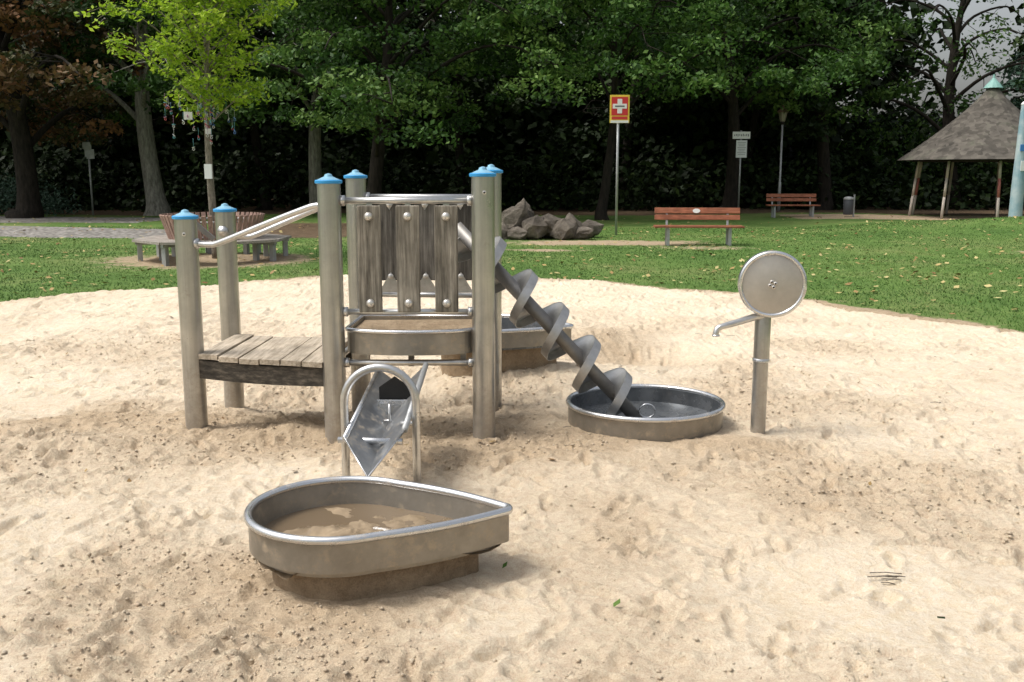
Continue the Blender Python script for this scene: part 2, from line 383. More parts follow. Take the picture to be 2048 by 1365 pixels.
def basin(name, out, c, z0, z1, zf, mud, rimr=.018, ped=.8, inner=None, humps=.02, wl=None):
    e=empty(name,(c[0],c[1],0)); n=len(out); inn=scaled(out,c,.975); bot=scaled(out,c,.93)
    V=[(x,y,z0) for x,y in out]+[(x,y,z1) for x,y in out]+[(x,y,z1) for x,y in inn]+[(x,y,zf-.04) for x,y in bot]
    F=[]
    for a in range(3):
        F+=[(a*n+i,a*n+(i+1)%n,(a+1)*n+(i+1)%n,(a+1)*n+i) for i in range(n)]
    F+=[tuple(range(n))[::-1]]
    w=mk('wall',V,F,M_basin,e)
    if inner:
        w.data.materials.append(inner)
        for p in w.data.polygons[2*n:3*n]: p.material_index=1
    for p in w.data.polygons: p.use_smooth=True
    w.data.set_sharp_from_angle(angle=math.radians(35))
    tube('rim',[(x,y,z1) for x,y in out],rimr,M_rim,e,12,closed=True)
    # fill
    V=[];F=[];K=26
    for k in range(K+1):
        s=.965*k/K if k else 0.0001
        for x,y in scaled(out,c,s):
            z=zf+(humps*(1.6*fbm(np.float64(x),np.float64(y),.22,5,60,.6)+.5*math.cos(s*2.2)) if humps else 0)
            if not humps: z=zf+.05*s**3
            V.append((x,y,float(z)))
    for k in range(K):
        F+=[(k*n+i,(k+1)*n+i,(k+1)*n+(i+1)%n,k*n+(i+1)%n) for i in range(n)]
    mk('contents',V,F,mud,e,True)
    if wl: mk('water',[(x,y,wl) for x,y in scaled(out,c,.96)],[tuple(range(n))],M_water,e)
    if ped:
        po=scaled(out,c,ped); mk('pedestal',[(x,y,-.25) for x,y in po]+[(x,y,z0+.002) for x,y in po],[(i,(i+1)%n,n+(i+1)%n,n+i) for i in range(n)],M_mud,e,True)
    return e
c=(-.70,3.82); o=teardrop(c,.37,(-.012,3.80))
b1=basin('water_basin',o,(-.64,3.82),.116,.248,.132,M_wetmud,.017,.80,None,.04,.142)
c=(-.22,7.6); o=teardrop(c,.43,(.46,7.45))
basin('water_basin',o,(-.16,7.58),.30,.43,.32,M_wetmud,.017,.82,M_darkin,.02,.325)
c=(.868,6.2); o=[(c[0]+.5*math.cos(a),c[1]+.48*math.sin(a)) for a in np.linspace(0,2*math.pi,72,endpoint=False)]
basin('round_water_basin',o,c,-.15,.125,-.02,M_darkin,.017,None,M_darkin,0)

# ---------------------------------------------------------------- tower
tw=empty('water_play_tower',(-1,6.2,0))
posts={'A':(-2.03,6.10,1.315),'B':(-2.0,6.85,1.33),'C':(-1.083,5.83,1.535),'D':(-1.06,6.70,1.56),'E':(-.172,5.83,1.575),'F':(-.14,6.62,1.595)}
for k,(x,y,z) in posts.items():
    lathe('post_'+k.lower(),[(.069,-.3),(.069,z)],M_steel,tw,36,TX(x,y,0))
    lathe('cap_'+k.lower(),[(.072,z),(.080,z+.003),(.081,z+.018),(.074,z+.023)],M_blue,tw,36,TX(x,y,0))
    lathe('cap_top_'+k.lower(),[(.068,z+.0235),(.040,z+.036),(.026,z+.042),(.021,z+.054),(.006,z+.060)],M_bluel,tw,24,TX(x,y,0))
    if k in 'AE':
        lathe('bolt_hole',[(.012,0),(.012,.004),(.006,.006)],M_bolt,tw,12,TX(x+.01,y-.068,z-.09)@Matrix.Rotation(math.radians(90),4,'X'))
        lathe('bolt_hole_dark',[(.006,0),(.005,.003)],M_black,tw,12,TX(x+.01,y-.0735,z-.09)@Matrix.Rotation(math.radians(90),4,'X'))
def between(n,a,b,z,r,dz=0,off=0):
    A=posts[a];B=posts[b]
    tube(n,[(A[0],A[1]+off,z),(B[0],B[1]+off,z+dz)],r,M_steel2,tw)
    for q,s in ((A,1),(B,-1)):
        d=(Vector((B[0],B[1],0))-Vector((A[0],A[1],0))).normalized()*s
        p=Vector((q[0],q[1]+off,z))+d*.066; tube('collar',[p,p+d*.028],r*1.55,M_steel2,tw)
for a,b in (('C','E'),('D','F')):
    between('rail_top',a,b,1.437,.020); between('rail_mid',a,b,.772,.019); 
between('rail_low','C','E',.46,.019); between('rail_low','D','F',.46,.019)
between('rail_side','C','D',.46,.019); between('rail_side','E','F',.46,.019)
def tri(n,x,y,z,up):
    h=.06*(1 if up else -1); w=.045
    o=[(x-w,z),(x+w,z),(x+.014,z+h),(x-.014,z+h)]
    V=[(a,y-.003,b) for a,b in o]+[(a,y+.003,b) for a,b in o]
    mk(n,V,[(0,1,2,3),(7,6,5,4),(0,4,5,1),(1,5,6,2),(2,6,7,3),(3,7,4,0)],M_steel2,tw)
for i,x in enumerate((-.846,-.617,-.390)):
    box('board',(x,5.80,1.092),(.138,.032,.635),M_woodv,tw,bev=.008)
    for z in (1.345,.83):
        lathe('bolt',[(.026,0),(.025,.008),(.017,.017),(.005,.021)],M_bolt,tw,20,TX(x,5.784,z)@Matrix.Rotation(math.radians(90),4,'X'))
    tri('bracket',x,5.822,1.36,True); tri('bracket',x,5.822,.84,False)
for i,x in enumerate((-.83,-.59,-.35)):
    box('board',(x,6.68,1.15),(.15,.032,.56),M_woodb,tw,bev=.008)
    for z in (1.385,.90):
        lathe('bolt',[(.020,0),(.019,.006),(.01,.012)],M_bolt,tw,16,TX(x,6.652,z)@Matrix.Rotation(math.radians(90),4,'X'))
    V=[(x-.085,6.655,.79),(x+.085,6.655,.79),(x,6.655,.93),(x-.085,6.660,.79),(x+.085,6.660,.79),(x,6.660,.93)]
    mk('gusset',V,[(0,1,2),(5,4,3),(0,3,4,1),(1,4,5,2),(2,5,3,0)],M_steel2,tw)
    V=[(x-.05,6.655,1.43),(x+.05,6.655,1.43),(x,6.655,1.35),(x-.05,6.660,1.43),(x+.05,6.660,1.43),(x,6.660,1.35)]
    mk('gusset',V,[(2,1,0),(3,4,5),(0,1,4,3),(1,2,5,4),(2,0,3,5)],M_steel2,tw)
# basin in the tower
o=[(-.235,6.45),(-1.0,6.45),(-1.01,5.90)]+[(-.62+.385*math.cos(a),5.90+.135*math.sin(a)) for a in np.linspace(math.pi+.15,2*math.pi-.15,24)]+[(-.235,5.90)]
n=len(o); cc=(-.62,6.1); inn=scaled(o,cc,.97)
V=[(x,y,.515) for x,y in o]+[(x,y,.655) for x,y in o]+[(x,y,.655) for x,y in inn]+[(x,y,.60) for x,y in inn]
F=[]
for a in range(3): F+=[(a*n+i,a*n+(i+1)%n,(a+1)*n+(i+1)%n,(a+1)*n+i) for i in range(n)]
F.append(tuple(range(n)))
mk('upper_tray',V,F,M_basin,tw)
tube('upper_tray_rim',[(x,y,.657) for x,y in o],.014,M_rim,tw,10,closed=True)
V=[];F=[]
for k in range(15):
    s=.96*k/14 if k else 1e-4
    for x,y in scaled(o,cc,s): V.append((x,y,.635+.03*float(fbm(np.float64(x),np.float64(y),.2,3,70))-.04*float(gauss(x,y,-.45,6.0,.2,.2))))
for k in range(14): F+=[(k*n+i,(k+1)*n+i,(k+1)*n+(i+1)%n,k*n+(i+1)%n) for i in range(n)]
mk('tray_sand',V,F,M_mud,tw,True)
for x in (-.62,-.3): box('tray_support',(x,5.90,.47),(.035,.035,.09),M_basin,tw)
# lower wooden deck: planks run front-to-back
nP=6
for i in range(nP):
    u0=i/nP+.006; u1=(i+1)/nP-.006
    fx=lambda u:(-1.985+.84*u); fy=lambda u:6.10-.26*u+.0; bx=lambda u:(-1.965+.85*u); by=lambda u:6.83-.13*u
    ov=.05; sag=-.012*math.sin(math.pi*(i+.5)/nP)
    pts=[(fx(u0),fy(u0)-ov),(fx(u1),fy(u1)-ov),(bx(u1),by(u1)),(bx(u0),by(u0))]
    zt=.472+sag+random.uniform(-.003,.003)
    prism('deck_plank',pts,zt-.032,zt,M_woody,tw)
def beam(n,p,q,z0,z1,th,sagv,m):
    V=[];F=[];K=12
    d=(Vector(q)-Vector(p)).normalized(); nn=Vector((-d.y,d.x))*th/2
    for k in range(K+1):
        u=k/K; c0=Vector(p).lerp(Vector(q),u); s=sagv*math.sin(math.pi*u)
        for sgn in (-1,1):
            for z in (z0,z1): V.append((c0.x+sgn*nn.x,c0.y+sgn*nn.y,z+s))
    for k in range(K):
        a=4*k;b=a+4; F+=[(a,b,b+1,a+1),(a+1,b+1,b+3,a+3),(a+3,b+3,b+2,a+2),(a+2,b+2,b,a)]
    F+=[(0,1,3,2),(4*K,4*K+2,4*K+3,4*K+1)]
    mk(n,V,F,m,tw)
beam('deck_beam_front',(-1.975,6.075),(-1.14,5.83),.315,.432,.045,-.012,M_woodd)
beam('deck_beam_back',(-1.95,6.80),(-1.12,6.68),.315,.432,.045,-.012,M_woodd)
# hand rails
tube('handrail',[(-1.97,6.085,1.165),(-1.88,6.06,1.16),(-1.80,6.04,1.175),(-1.50,5.95,1.29),(-1.24,5.87,1.385),(-1.17,5.85,1.405),(-1.10,5.83,1.408)],.019,M_steel2,tw,14,res=6)
tube('handrail',[(-1.95,6.84,1.165),(-1.86,6.83,1.16),(-1.78,6.82,1.175),(-1.45,6.77,1.31),(-1.22,6.73,1.40),(-1.10,6.70,1.41)],.019,M_steel2,tw,14,res=6)
tube('rail_knob',[(-1.975,6.085,1.165),(-1.95,6.08,1.165)],.032,M_steel2,tw)
tube('rail_knob',[(-2.0,6.79,1.2),(-2.0,6.76,1.2)],.036,M_steel2,tw)
box('deck_end_bar',(-2.0,6.32,1.24),(.035,.014,.20),M_shaft,tw,M=Matrix.Rotation(math.radians(-48),4,'Y'))

# ---------------------------------------------------------------- water screw
ws=empty('water_screw',(.3,6.2,0))
P0=Vector((.815,6.09,.03)); P1=Vector((-.36,6.3,1.26)); ax=(P1-P0); L=ax.length; ax.normalize()
tube('shaft',[P0,P1],.042,M_shaft,ws,24)
uu=ax.cross(Vector((0,1,0))).normalized(); vv=ax.cross(uu)
PH=.292; Ro=.160
def strip(nm, f, nper=44):
    V=[];F=[];K=int((L-.16)/PH*nper)
    for k in range(K+1):
        s=.09+(L-.16)*k/K; a=2*math.pi*s/PH-.1+math.pi; d=uu*math.cos(a)+vv*math.sin(a); V+=f(s,d)
    n_=len(f(0,uu))
    for k in range(K):
        for j in range(n_-1): a=n_*k+j; F.append((a,a+1,a+n_+1,a+n_))
    o_=mk(nm,V,F,M_screw,ws,True); md=o_.modifiers.new('s','SOLIDIFY'); md.thickness=.004; md.offset=0
    es=o_.modifiers.new('e','EDGE_SPLIT'); es.split_angle=math.radians(40)
strip('screw_blade',lambda s,d:[P0+ax*s+d*.040,P0+ax*s+d*.10,P0+ax*s+d*(Ro-.003)])
strip('screw_lip',lambda s,d:[P0+ax*(s+.004)+d*Ro,P0+ax*(s-.025)+d*Ro,P0+ax*(s-.055)+d*Ro])
tube('screw_end_ring',[P0+ax*.03+Vector((.07+.05*math.cos(a),-.02,.045+.045*math.sin(a))) for a in np.linspace(0,2*math.pi,20,endpoint=False)],.006,M_rim,ws,8,closed=True)

# ---------------------------------------------------------------- pump
pu=empty('water_hand_pump',(1.565,6.03,0))
lathe('post_lower',[(.047,-.3),(.047,.43)],M_steel,pu,32,TX(1.567,6.03,0))
lathe('joint_ring',[(.047,.425),(.053,.43),(.053,.445),(.05,.45)],M_rim,pu,32,TX(1.567,6.03,0))
lathe('post_upper',[(.050,.45),(.050,.86),(.044,.875)],M_steel,pu,32,TX(1.569,6.03,0))
W=TX(1.60,5.975,.925)@Matrix.Rotation(math.radians(-8),4,'Z')@Matrix.Rotation(math.radians(90),4,'X')
lathe('wheel_housing',[(.19,-.055),(.202,-.05),(.202,.02),(.196,.03)],M_steel2,pu,56,W)
lathe('wheel_disc',[(.182,.022),(.182,.034),(.176,.037)],M_disc,pu,56,W)
tube('wheel_rim',[W@Vector((.192*math.cos(a),.192*math.sin(a),.03)) for a in np.linspace(0,2*math.pi,64,endpoint=False)],.0145,M_rim,pu,12,closed=True)
for a in (0,90,180,270):
    a=math.radians(a+20); lathe('hub_bolt',[(.012,.036),(.012,.043),(.006,.047)],M_bolt,pu,8,W@TX(.017*math.cos(a),.017*math.sin(a),0))
    lathe('hub_hole',[(.006,.0475),(.005,.049)],M_black,pu,8,W@TX(.017*math.cos(a),.017*math.sin(a),0))
tube('spout',[(1.56,6.0,.725),(1.50,5.99,.715),(1.40,5.96,.69),(1.30,5.93,.668),(1.267,5.925,.655),(1.255,5.92,.63),(1.255,5.92,.61)],[.024,.022,.020,.019,.018,.018,.019],M_steel2,pu,16,res=6)
tube('spout_lip',[(1.255,5.92,.607),(1.255,5.92,.617)],.024,M_rim,pu,16)

# ---------------------------------------------------------------- tipping water channel
ch=empty('water_channel',(-.66,4.9,0))
arc=[(-.66+.179*math.cos(a),4.75,.468+.179*math.sin(a)) for a in np.linspace(math.pi,0,18)]
tube('support_arch',[(-.839,4.75,-.2),(-.839,4.75,.2)]+arc+[(-.481,4.75,.2),(-.481,4.75,-.2)],.0205,M_steel2,ch,16)
tube('cross_bar',[(-.868,4.715,.285),(-.545,4.69,.283)],.0165,M_rim,ch,14)
Lb=Vector((-.775,5.55,.475)); Rb=Vector((-.50,5.55,.50)); Bb=Vector((-.64,5.55,.37))
Lf=Vector((-.815,4.60,.325)); Rf=Vector((-.525,4.62,.36)); Bf=Vector((-.675,4.38,.195))
V=[];F=[];K=16
for k in range(K+1):
    u=k/K; V+=[Lb.lerp(Lf,u),Bb.lerp(Bf,u),Rb.lerp(Rf,u)]
for k in range(K):
    a=3*k; F+=[(a,a+1,a+4,a+3),(a+1,a+2,a+5,a+4)]
g=mk('v_gutter',V,F,M_gutin,ch); md=g.modifiers.new('s','SOLIDIFY'); md.thickness=.005; md.offset=0
tube('edge_left',[Lb,Lf],.0125,M_rim,ch,12); tube('edge_right',[Rb,Rf],.0165,M_galv,ch,12)
tube('mouth_edge',[Lf,Bf,Rf],.006,M_rim,ch,8)
tube('side_pivot',[(-.481,4.75,.36),(-.56,4.75,.36)],.012,M_steel2,ch,10)
V=[(-.72,5.16,.37),(-.55,5.16,.37),(-.55,5.16,.455),(-.635,5.16,.515),(-.72,5.16,.455)]; V+=[(x,y+.006,z) for x,y,z in V]
mk('splash_plate',V,[(4,3,2,1,0),(5,6,7,8,9)]+[(i,(i+1)%5,5+(i+1)%5,5+i) for i in range(5)],M_black,ch)
box('plate_band',(-.635,5.135,.375),(.19,.012,.035),M_rim,ch)
box('plate_band_lower',(-.69,5.12,.35),(.05,.01,.06),M_rim,ch)
tube('valve_rod',[(-.645,5.0,.40),(-.645,5.0,.27)],.007,M_steel2,ch,8); tube('valve_handle',[(-.675,5.0,.31),(-.615,5.0,.31)],.006,M_steel2,ch,8)

# ---------------------------------------------------------------- benches
def park_bench(x,y,rz,w=1.95,plaque=False):
    e=empty('park_bench',(x,y,0)); z=float(grassbase(np.float64(x),np.float64(y)))-.03
    def bx(n,c,s,m,M=None): 
        X=Matrix.Rotation(rz,4,'Z'); cc=X@Vector(c); 
        return box(n,(x+cc.x,y+cc.y,z+c[2]),s,m,e,bev=.008,M=X@(M or Matrix()))
    for i in range(4): bx('seat_slat',(0,-.22+.115*i,.43+.008*abs(i-1.5)),(w,.095,.04),M_woodr)
    T=Matrix.Rotation(math.radians(-12),4,'X')
    bx('back_board',(0,.26,.63),(w*.97,.035,.115),M_woodr,T); bx('back_board',(0,.292,.78),(w*.97,.035,.13),M_woodr,T)
    for s in (-.68,.68):
        bx('leg',(s,-.17,.19),(.07,.09,.40),M_galv); bx('leg',(s,.16,.19),(.07,.09,.40),M_galv)
        bx('seat_bracket',(s,0,.395),(.06,.48,.03),M_galv); bx('back_bracket',(s,.27,.60),(.05,.03,.44),M_galv,T)
    if plaque:
        X=TX(x,y,z)@Matrix.Rotation(rz,4,'Z')@TX(-.02,.265,.775)@T@Matrix.Rotation(math.radians(90),4,'X')@Matrix.Diagonal((1.7,1,1,1))
        lathe('plaque',[(.05,0),(.05,.006)],M_white,e,20,X)
park_bench(4.17,21.95,math.radians(-4),1.97,True)
park_bench(10.1,35.4,math.radians(-2),1.85)

# round tree bench
rb=empty('round_tree_bench',(-5.62,18.45,0)); cx,cy=-5.62,18.45; gz=float(grassbase(np.float64(cx),np.float64(cy)))-.07
for k in range(8):
    a0=math.radians(45*k+22.5); a1=math.radians(45*k+67.5)
    for j in range(5):
        r0=.80+j*.132; r1=r0+.12
        o=[(cx+r0*math.cos(a0+.01),cy+r0*math.sin(a0+.01)),(cx+r1*math.cos(a0+.01),cy+r1*math.sin(a0+.01)),(cx+r1*math.cos(a1-.01),cy+r1*math.sin(a1-.01)),(cx+r0*math.cos(a1-.01),cy+r0*math.sin(a1-.01))]
        prism('seat_board',o,gz+.415,gz+.46,M_woods,rb)
    for r in (.95,1.32):
        box('leg',(cx+r*math.cos(a0),cy+r*math.sin(a0),gz+.19),(.09,.09,.42),M_galv,rb,rz=a0)
    box('seat_arm',(cx+1.12*math.cos(a0),cy+1.12*math.sin(a0),gz+.385),(.55,.07,.05),M_galv,rb,rz=a0)
for k in range(52):
    a=2*math.pi*k/52; d=Vector((math.cos(a),math.sin(a),0)); p=Vector((cx,cy,gz+.46))+d*.80; q=Vector((cx,cy,gz+.90))+d*.94
    t=(q-p); side=Vector((-d.y,d.x,0)); nrm=t.normalized().cross(side)
    Mx=Matrix((side,nrm,t.normalized())).transposed().to_4x4()
    box('back_slat',(p+q)/2,(.078,.03,t.length),M_woodp,rb,M=Mx,bev=.006)
for r,z in ((.765,.50),(.865,.78)):
    tube('back_hoop',[(cx+r*math.cos(a),cy+r*math.sin(a),gz+z) for a in np.linspace(0,2*math.pi,40,endpoint=False)],.02,M_galv,rb,8,closed=True)

# ---------------------------------------------------------------- signs, lamp, bin, totem
def gz_(x,y): return float(grassbase(np.float64(x),np.float64(y)))
e=empty('first_aid_sign',(2.72,25.6,0)); x,y=2.72,25.6
tube('pole',[(x,y,-.2),(x,y,3.55)],.032,M_galv,e); X=x+.03
box('panel',(X,y-.05,3.20),(.50,.02,.70),M_yel,e)
box('panel_red',(X,y-.063,3.27),(.42,.006,.46),M_red,e,bev=0)
box('cross_vertical',(X,y-.068,3.27),(.12,.006,.36),M_white,e,bev=0); box('cross_horizontal',(X,y-.0685,3.27),(.36,.006,.12),M_white,e,bev=0)
box('cross_line',(X,y-.073,3.27),(.24,.004,.03),M_ink,e,bev=0)
box('red_band',(X,y-.063,2.975),(.40,.006,.075),M_red,e,bev=0); box('white_foot',(X,y-.063,2.885),(.46,.006,.06),M_white,e,bev=0)
e=empty('notice_sign',(8.86,38.5,0)); x,y=8.86,38.5
tube('pole',[(x,y,-.2),(x,y,3.20)],.035,M_galv,e)
box('board_top',(x,y-.05,3.02),(.68,.02,.27),M_white,e); box('board_lower',(x+.02,y-.05,2.50),(.42,.02,.66),M_paper,e)
for i in range(9): box('text_stroke',(x-.27+i*.067,y-.063,3.02+.01*(i%2)),(.03,.004,.05+.02*(i%3)),M_ink,e,bev=0)
for i in range(8): box('text_line',(x+.02,y-.063,2.75-i*.065),(.32-(i%3)*.05,.004,.012),M_ink,e,bev=0)
e=empty('path_sign',(-16.2,38,0)); x,y=-16.2,38
tube('pole',[(x,y,-.2),(x,y,2.8)],.035,M_galv,e)
box('panel',(x-.03,y-.05,2.62),(.34,.02,.26),M_galv,e); box('panel',(x+.08,y-.05,2.30),(.30,.02,.36),M_galv,e); box('panel',(x-.12,y+.04,2.35),(.10,.02,.3),M_galv,e)
e=empty('street_lamp',(10.87,40.1,0)); x,y=10.87,40.1
M_lampglass=mat('lamp_glass',(.25,.22,.17),.3); M_lampd=mat('lamp_copper',(.16,.10,.06),.5,.4)
tube('pole',[(x,y,-.2),(x,y,1.2),(x,y,1.25),(x,y,3.55)],[.07,.065,.045,.04],M_galv,e)
lathe('collar',[(.05,3.5),(.09,3.56),(.06,3.62)],B_dark,e,12,TX(x,y,0))
lathe('lantern_glass',[(.10,3.62),(.19,3.98)],M_lampglass,e,6,TX(x,y,0),False)
lathe('lantern_roof',[(.25,3.98),(.24,4.0),(.10,4.14),(.05,4.18),(.02,4.26)],M_lampd,e,6,TX(x,y,0),False)
e=empty('litter_bin',(12.1,35.4,0)); x,y=12.1,35.4; mb=mat('bin_grey',(.06,.065,.075),.5)
lathe('body',[(.15,.08),(.17,.12),(.175,.60),(.165,.62)],mb,e,24,TX(x,y,gz_(x,y)))
lathe('lid',[(.185,.62),(.185,.66),(.12,.71),(.02,.73)],M_galv,e,24,TX(x,y,gz_(x,y))); box('pole',(x+.2,y,.4),(.05,.05,.85),M_galv,e)
e=empty('painted_totem_pole',(15.75,30.6,0)); x,y=15.68,30.6; g0=gz_(x,y)
mt=mat('totem_blue',(.25,.42,.48),.6); nn=noise(mt,coords(mt),3,4); lk(mt,ramp(mt,nn,[(.35,(.20,.33,.39)),(.65,(.40,.48,.50))]),P(mt).inputs['Base Color'])
lathe('shaft',[(.20,-.2),(.185,1.0),(.145,2.3),(.115,3.2),(.10,3.55)],mt,e,14,TX(x,y,g0-.05))
lathe('top',[(.105,3.5),(.115,3.53),(.06,3.6),(.02,3.62)],M_paper,e,14,TX(x,y,g0))
box('patch_a',(x-.02,y-.145,2.35),(.16,.03,.2),mat('totem_patch',(.05,.2,.5),.5),e); box('patch_b',(x+.01,y-.165,1.8),(.12,.03,.3),M_paper,e)

# ---------------------------------------------------------------- pavilion
pv=empty('park_pavilion',(17.35,36.2,0)); px,py=17.35,36.2
M_roof=mat('roof_shingles',(.12,.10,.08),.9,0,.2); v=coords(M_roof)
c1=ramp(M_roof,noise(M_roof,v,1.2,5,.7),[(.3,(.055,.050,.043)),(.55,(.105,.094,.08)),(.75,(.105,.108,.08))])
vo=nd(M_roof,'ShaderNodeTexVoronoi'); vo.inputs['Scale'].default_value=6; lk(M_roof,coords(M_roof,(1,1,1.3)),vo.inputs['Vector'])
bw=nd(M_roof,'ShaderNodeRGBToBW'); lk(M_roof,vo.outputs['Color'],bw.inputs[0])
lk(M_roof,mixc(M_roof,.75,c1,ramp(M_roof,bw.outputs[0],[(.2,(.3,.3,.3)),(.8,(.72,.72,.72))]),'OVERLAY'),P(M_roof).inputs['Base Color'])
prof=[];zz=np.linspace(0,1,19)
rf=lambda u: 2.98*(1-u)**1.12*(1) + .12 - .10*math.sin(math.pi*u)
for i in range(18):
    u0,u1=zz[i],zz[i+1]; prof+=[(rf(u0)+.02,2.05+2.6*u0),(rf(u1)+.035,2.05+2.6*u1)]
lathe('roof',[(2.8,2.06)]+prof,M_roof,pv,12,TX(px,py,0),False)
lathe('roof_cap',[(.33,4.60),(.25,4.72),(.12,4.86),(.05,4.95),(.03,5.08)],mat('copper_green',(.20,.38,.34),.6),pv,12,TX(px,py,0),False)
M_pr=mat('post_red',(.36,.12,.10),.7); M_pw=mat('post_pale',(.42,.37,.32),.8)
for k in range(9):
    a=2*math.pi*k/9+.25; r0,r1=2.62,2.40
    f=lambda z:(px+(r0+(r1-r0)*z/2.1)*math.cos(a),py+(r0+(r1-r0)*z/2.1)*math.sin(a),z)
    tube('post_low',[f(-.1),f(.75)],.048,M_pw,pv,10); tube('post_mid',[f(.75),f(1.4)],.048,M_pr if k%3==0 else M_pw,pv,10); tube('post_top',[f(1.4),f(2.15)],.048,M_pw,pv,10)
lathe('ring_beam',[(2.35,2.0),(2.55,2.0),(2.55,2.12),(2.35,2.12)],B_dark,pv,18,TX(px,py,0))

# ---------------------------------------------------------------- rocks
M_rock=mat('rock',(.2,.18,.16),.9,0,.2); v=coords(M_rock); a=noise(M_rock,v,2.5,8,.7)
lk(M_rock,ramp(M_rock,a,[(.3,(.065,.057,.048)),(.5,(.18,.155,.125)),(.7,(.30,.265,.22))]),P(M_rock).inputs['Base Color']); lk(M_rock,bump(M_rock,noise(M_rock,v,6,8,.8),1,.15),P(M_rock).inputs['Normal'])
rk=empty('boulder_pile',(.75,24.2,0))
for (x,y,z,sx_,sy_,sz_,r) in [(.05,24.2,.38,.55,.5,.52,.3),(.25,24.5,.48,.42,.4,.48,1.1),(.55,23.9,.26,.5,.4,.36,.8),(.9,24.3,.29,.55,.5,.36,2.),(1.25,23.9,.2,.38,.35,.30,.2),(1.45,24.4,.25,.45,.4,.34,1.4),(1.75,24.0,.12,.35,.3,.22,.6),(-.25,24.0,.15,.35,.35,.3,.6),(1.95,24.8,.17,.4,.3,.25,.2),(.1,23.7,.12,.35,.3,.22,2.)]:
    bm=bmesh.new(); bmesh.ops.create_icosphere(bm,subdivisions=1,radius=1)
    for vv_ in bm.verts: vv_.co*=random.uniform(.75,1.12)
    bmesh.ops.subdivide_edges(bm,edges=bm.edges[:],cuts=3,use_grid_fill=True)
    for vv_ in bm.verts: vv_.co+=Vector((random.uniform(-1,1),random.uniform(-1,1),random.uniform(-1,1)))*.045
    bm.transform(TX(x,y,z)@Matrix.Rotation(r,4,'Z')@Matrix.Rotation(random.uniform(-.3,.3),4,'X')@Matrix.Diagonal((sx_,sy_,sz_,1)))
    me=bpy.data.meshes.new('boulder'); bm.to_mesh(me); bm.free(); me.materials.append(M_rock); fin(bpy.data.objects.new('boulder',me),rk)

# ---------------------------------------------------------------- foliage
def leafmesh(name, C, size, m, parent=None, flat=.5, rnd=None, aspect=.5):
    n=len(C); N=R.randn(n,3); N[:,2]=np.abs(N[:,2])+flat*2; N/=np.linalg.norm(N,axis=1)[:,None]
    A=R.randn(n,3); A-=N*(A*N).sum(1)[:,None]; A/=np.linalg.norm(A,axis=1)[:,None]; B=np.cross(N,A)
    s=(size*(.65+.7*R.rand(n)))[:,None]
    co=np.stack([C-A*s*.5,C+B*s*aspect*.5-N*s*.06,C+A*s*.5-N*s*.1,C-B*s*aspect*.5-N*s*.06],1).reshape(-1,3)
    q=np.arange(4*n).reshape(n,4)
    if rnd is None: rnd=R.rand(n)
    return npmesh(name,co,q,m,{'rnd':np.clip(rnd,0,1)},'FACE',False,parent)
def spray(c, n, rx, rz, droop=.25):
    a=R.rand(n)*2*np.pi; r=rx*np.sqrt(R.rand(n)); p=np.stack([r*np.cos(a),r*np.sin(a),R.randn(n)*rz-droop*(r/rx)**2*rx],1)
    return p+np.array(c)
def tree(name, x, y, h, tr, leafm, bark, nl, size, h0=2.5, reach=5, nspray=70, lean=0, rx=.9, seed=0, nl_limb=9, rz=.12, flat=.15, kinks=.35):
    rs=random.Random(seed+11); e=empty(name,(x,y,0)); 
    P_=lambda u:Vector((x+lean*h*u+kinks*math.sin(u*5+seed)*(u>0),y+.1*math.sin(u*4+seed*2),h*u))
    us=[-.02,.01,.04,.1,.25,.4,.6,.8,1]
    tube('trunk',[P_(u) for u in us],[tr*1.9,tr*1.45,tr*1.15,tr,tr*.9,tr*.75,tr*.5,tr*.3,tr*.06],bark,e,12,res=3)
    cs=[]; begin_batch()
    for i in range(nl_limb):
        u=(h0/h)+(.92-h0/h)*(i+.3)/nl_limb; a=i*2.399+seed+rs.uniform(-.3,.3)
        l=reach*(1-.55*(u-h0/h)/(1-h0/h))*rs.uniform(.8,1.15); s=P_(u); d=Vector((math.cos(a),math.sin(a),0))
        k1=rs.uniform(-.3,.3); sdv=Vector((-d.y,d.x,0))
        pts=[s,s+d*l*.3+Vector((0,0,l*.25))+sdv*k1,s+d*l*.65+Vector((0,0,l*.36))-sdv*k1,s+d*l+Vector((0,0,l*.22))]
        r0=tr*.42*(1-u*.5); tube('limb',pts,[r0,r0*.7,r0*.45,r0*.12],bark,e,7,res=4)
        for j in range(max(3,nspray//nl_limb)):
            t=rs.uniform(.25,1.05); k=min(int(t*3),2); f=t*3-k; c=pts[k].lerp(pts[k+1],f)
            c2=c+sdv*rs.uniform(-1,1)*l*.38+Vector((0,0,rs.uniform(-.9,.4)))
            if j%2==0: tube('twig',[c,(c+c2)/2+Vector((0,0,.1)),c2],[r0*.25,r0*.15,.012],bark,e,5)
            cs.append(c2)
    end_batch('limbs',bark,e)
    per=max(8,nl//len(cs)); C=[];Q=[]
    for c in cs:
        p=spray(c,per,rx*rs.uniform(.5,1.35),rz,.4); C.append(p); Q.append(np.clip(.40+.18*R.randn(per)+rs.uniform(-.4,.4),0,1))
    C=np.concatenate(C);Q=np.concatenate(Q)
    leafmesh('crown_leaves',C,size,leafm,e,flat,Q,.55)
    return e
tree('chestnut_tree',-17.8,35.5,12,.36,L_brown,B_dark,22000,.23,2.2,5.5,170,seed=1,nl_limb=18)
tree('chestnut_tree',-23.5,38,12,.36,L_brown,B_dark,12000,.27,2.5,5.5,110,seed=2,nl_limb=14)
tree('beech_tree',-13.7,38,13,.34,L_mid,B_grey,17000,.22,3.2,5,140,seed=3,nl_limb=16)
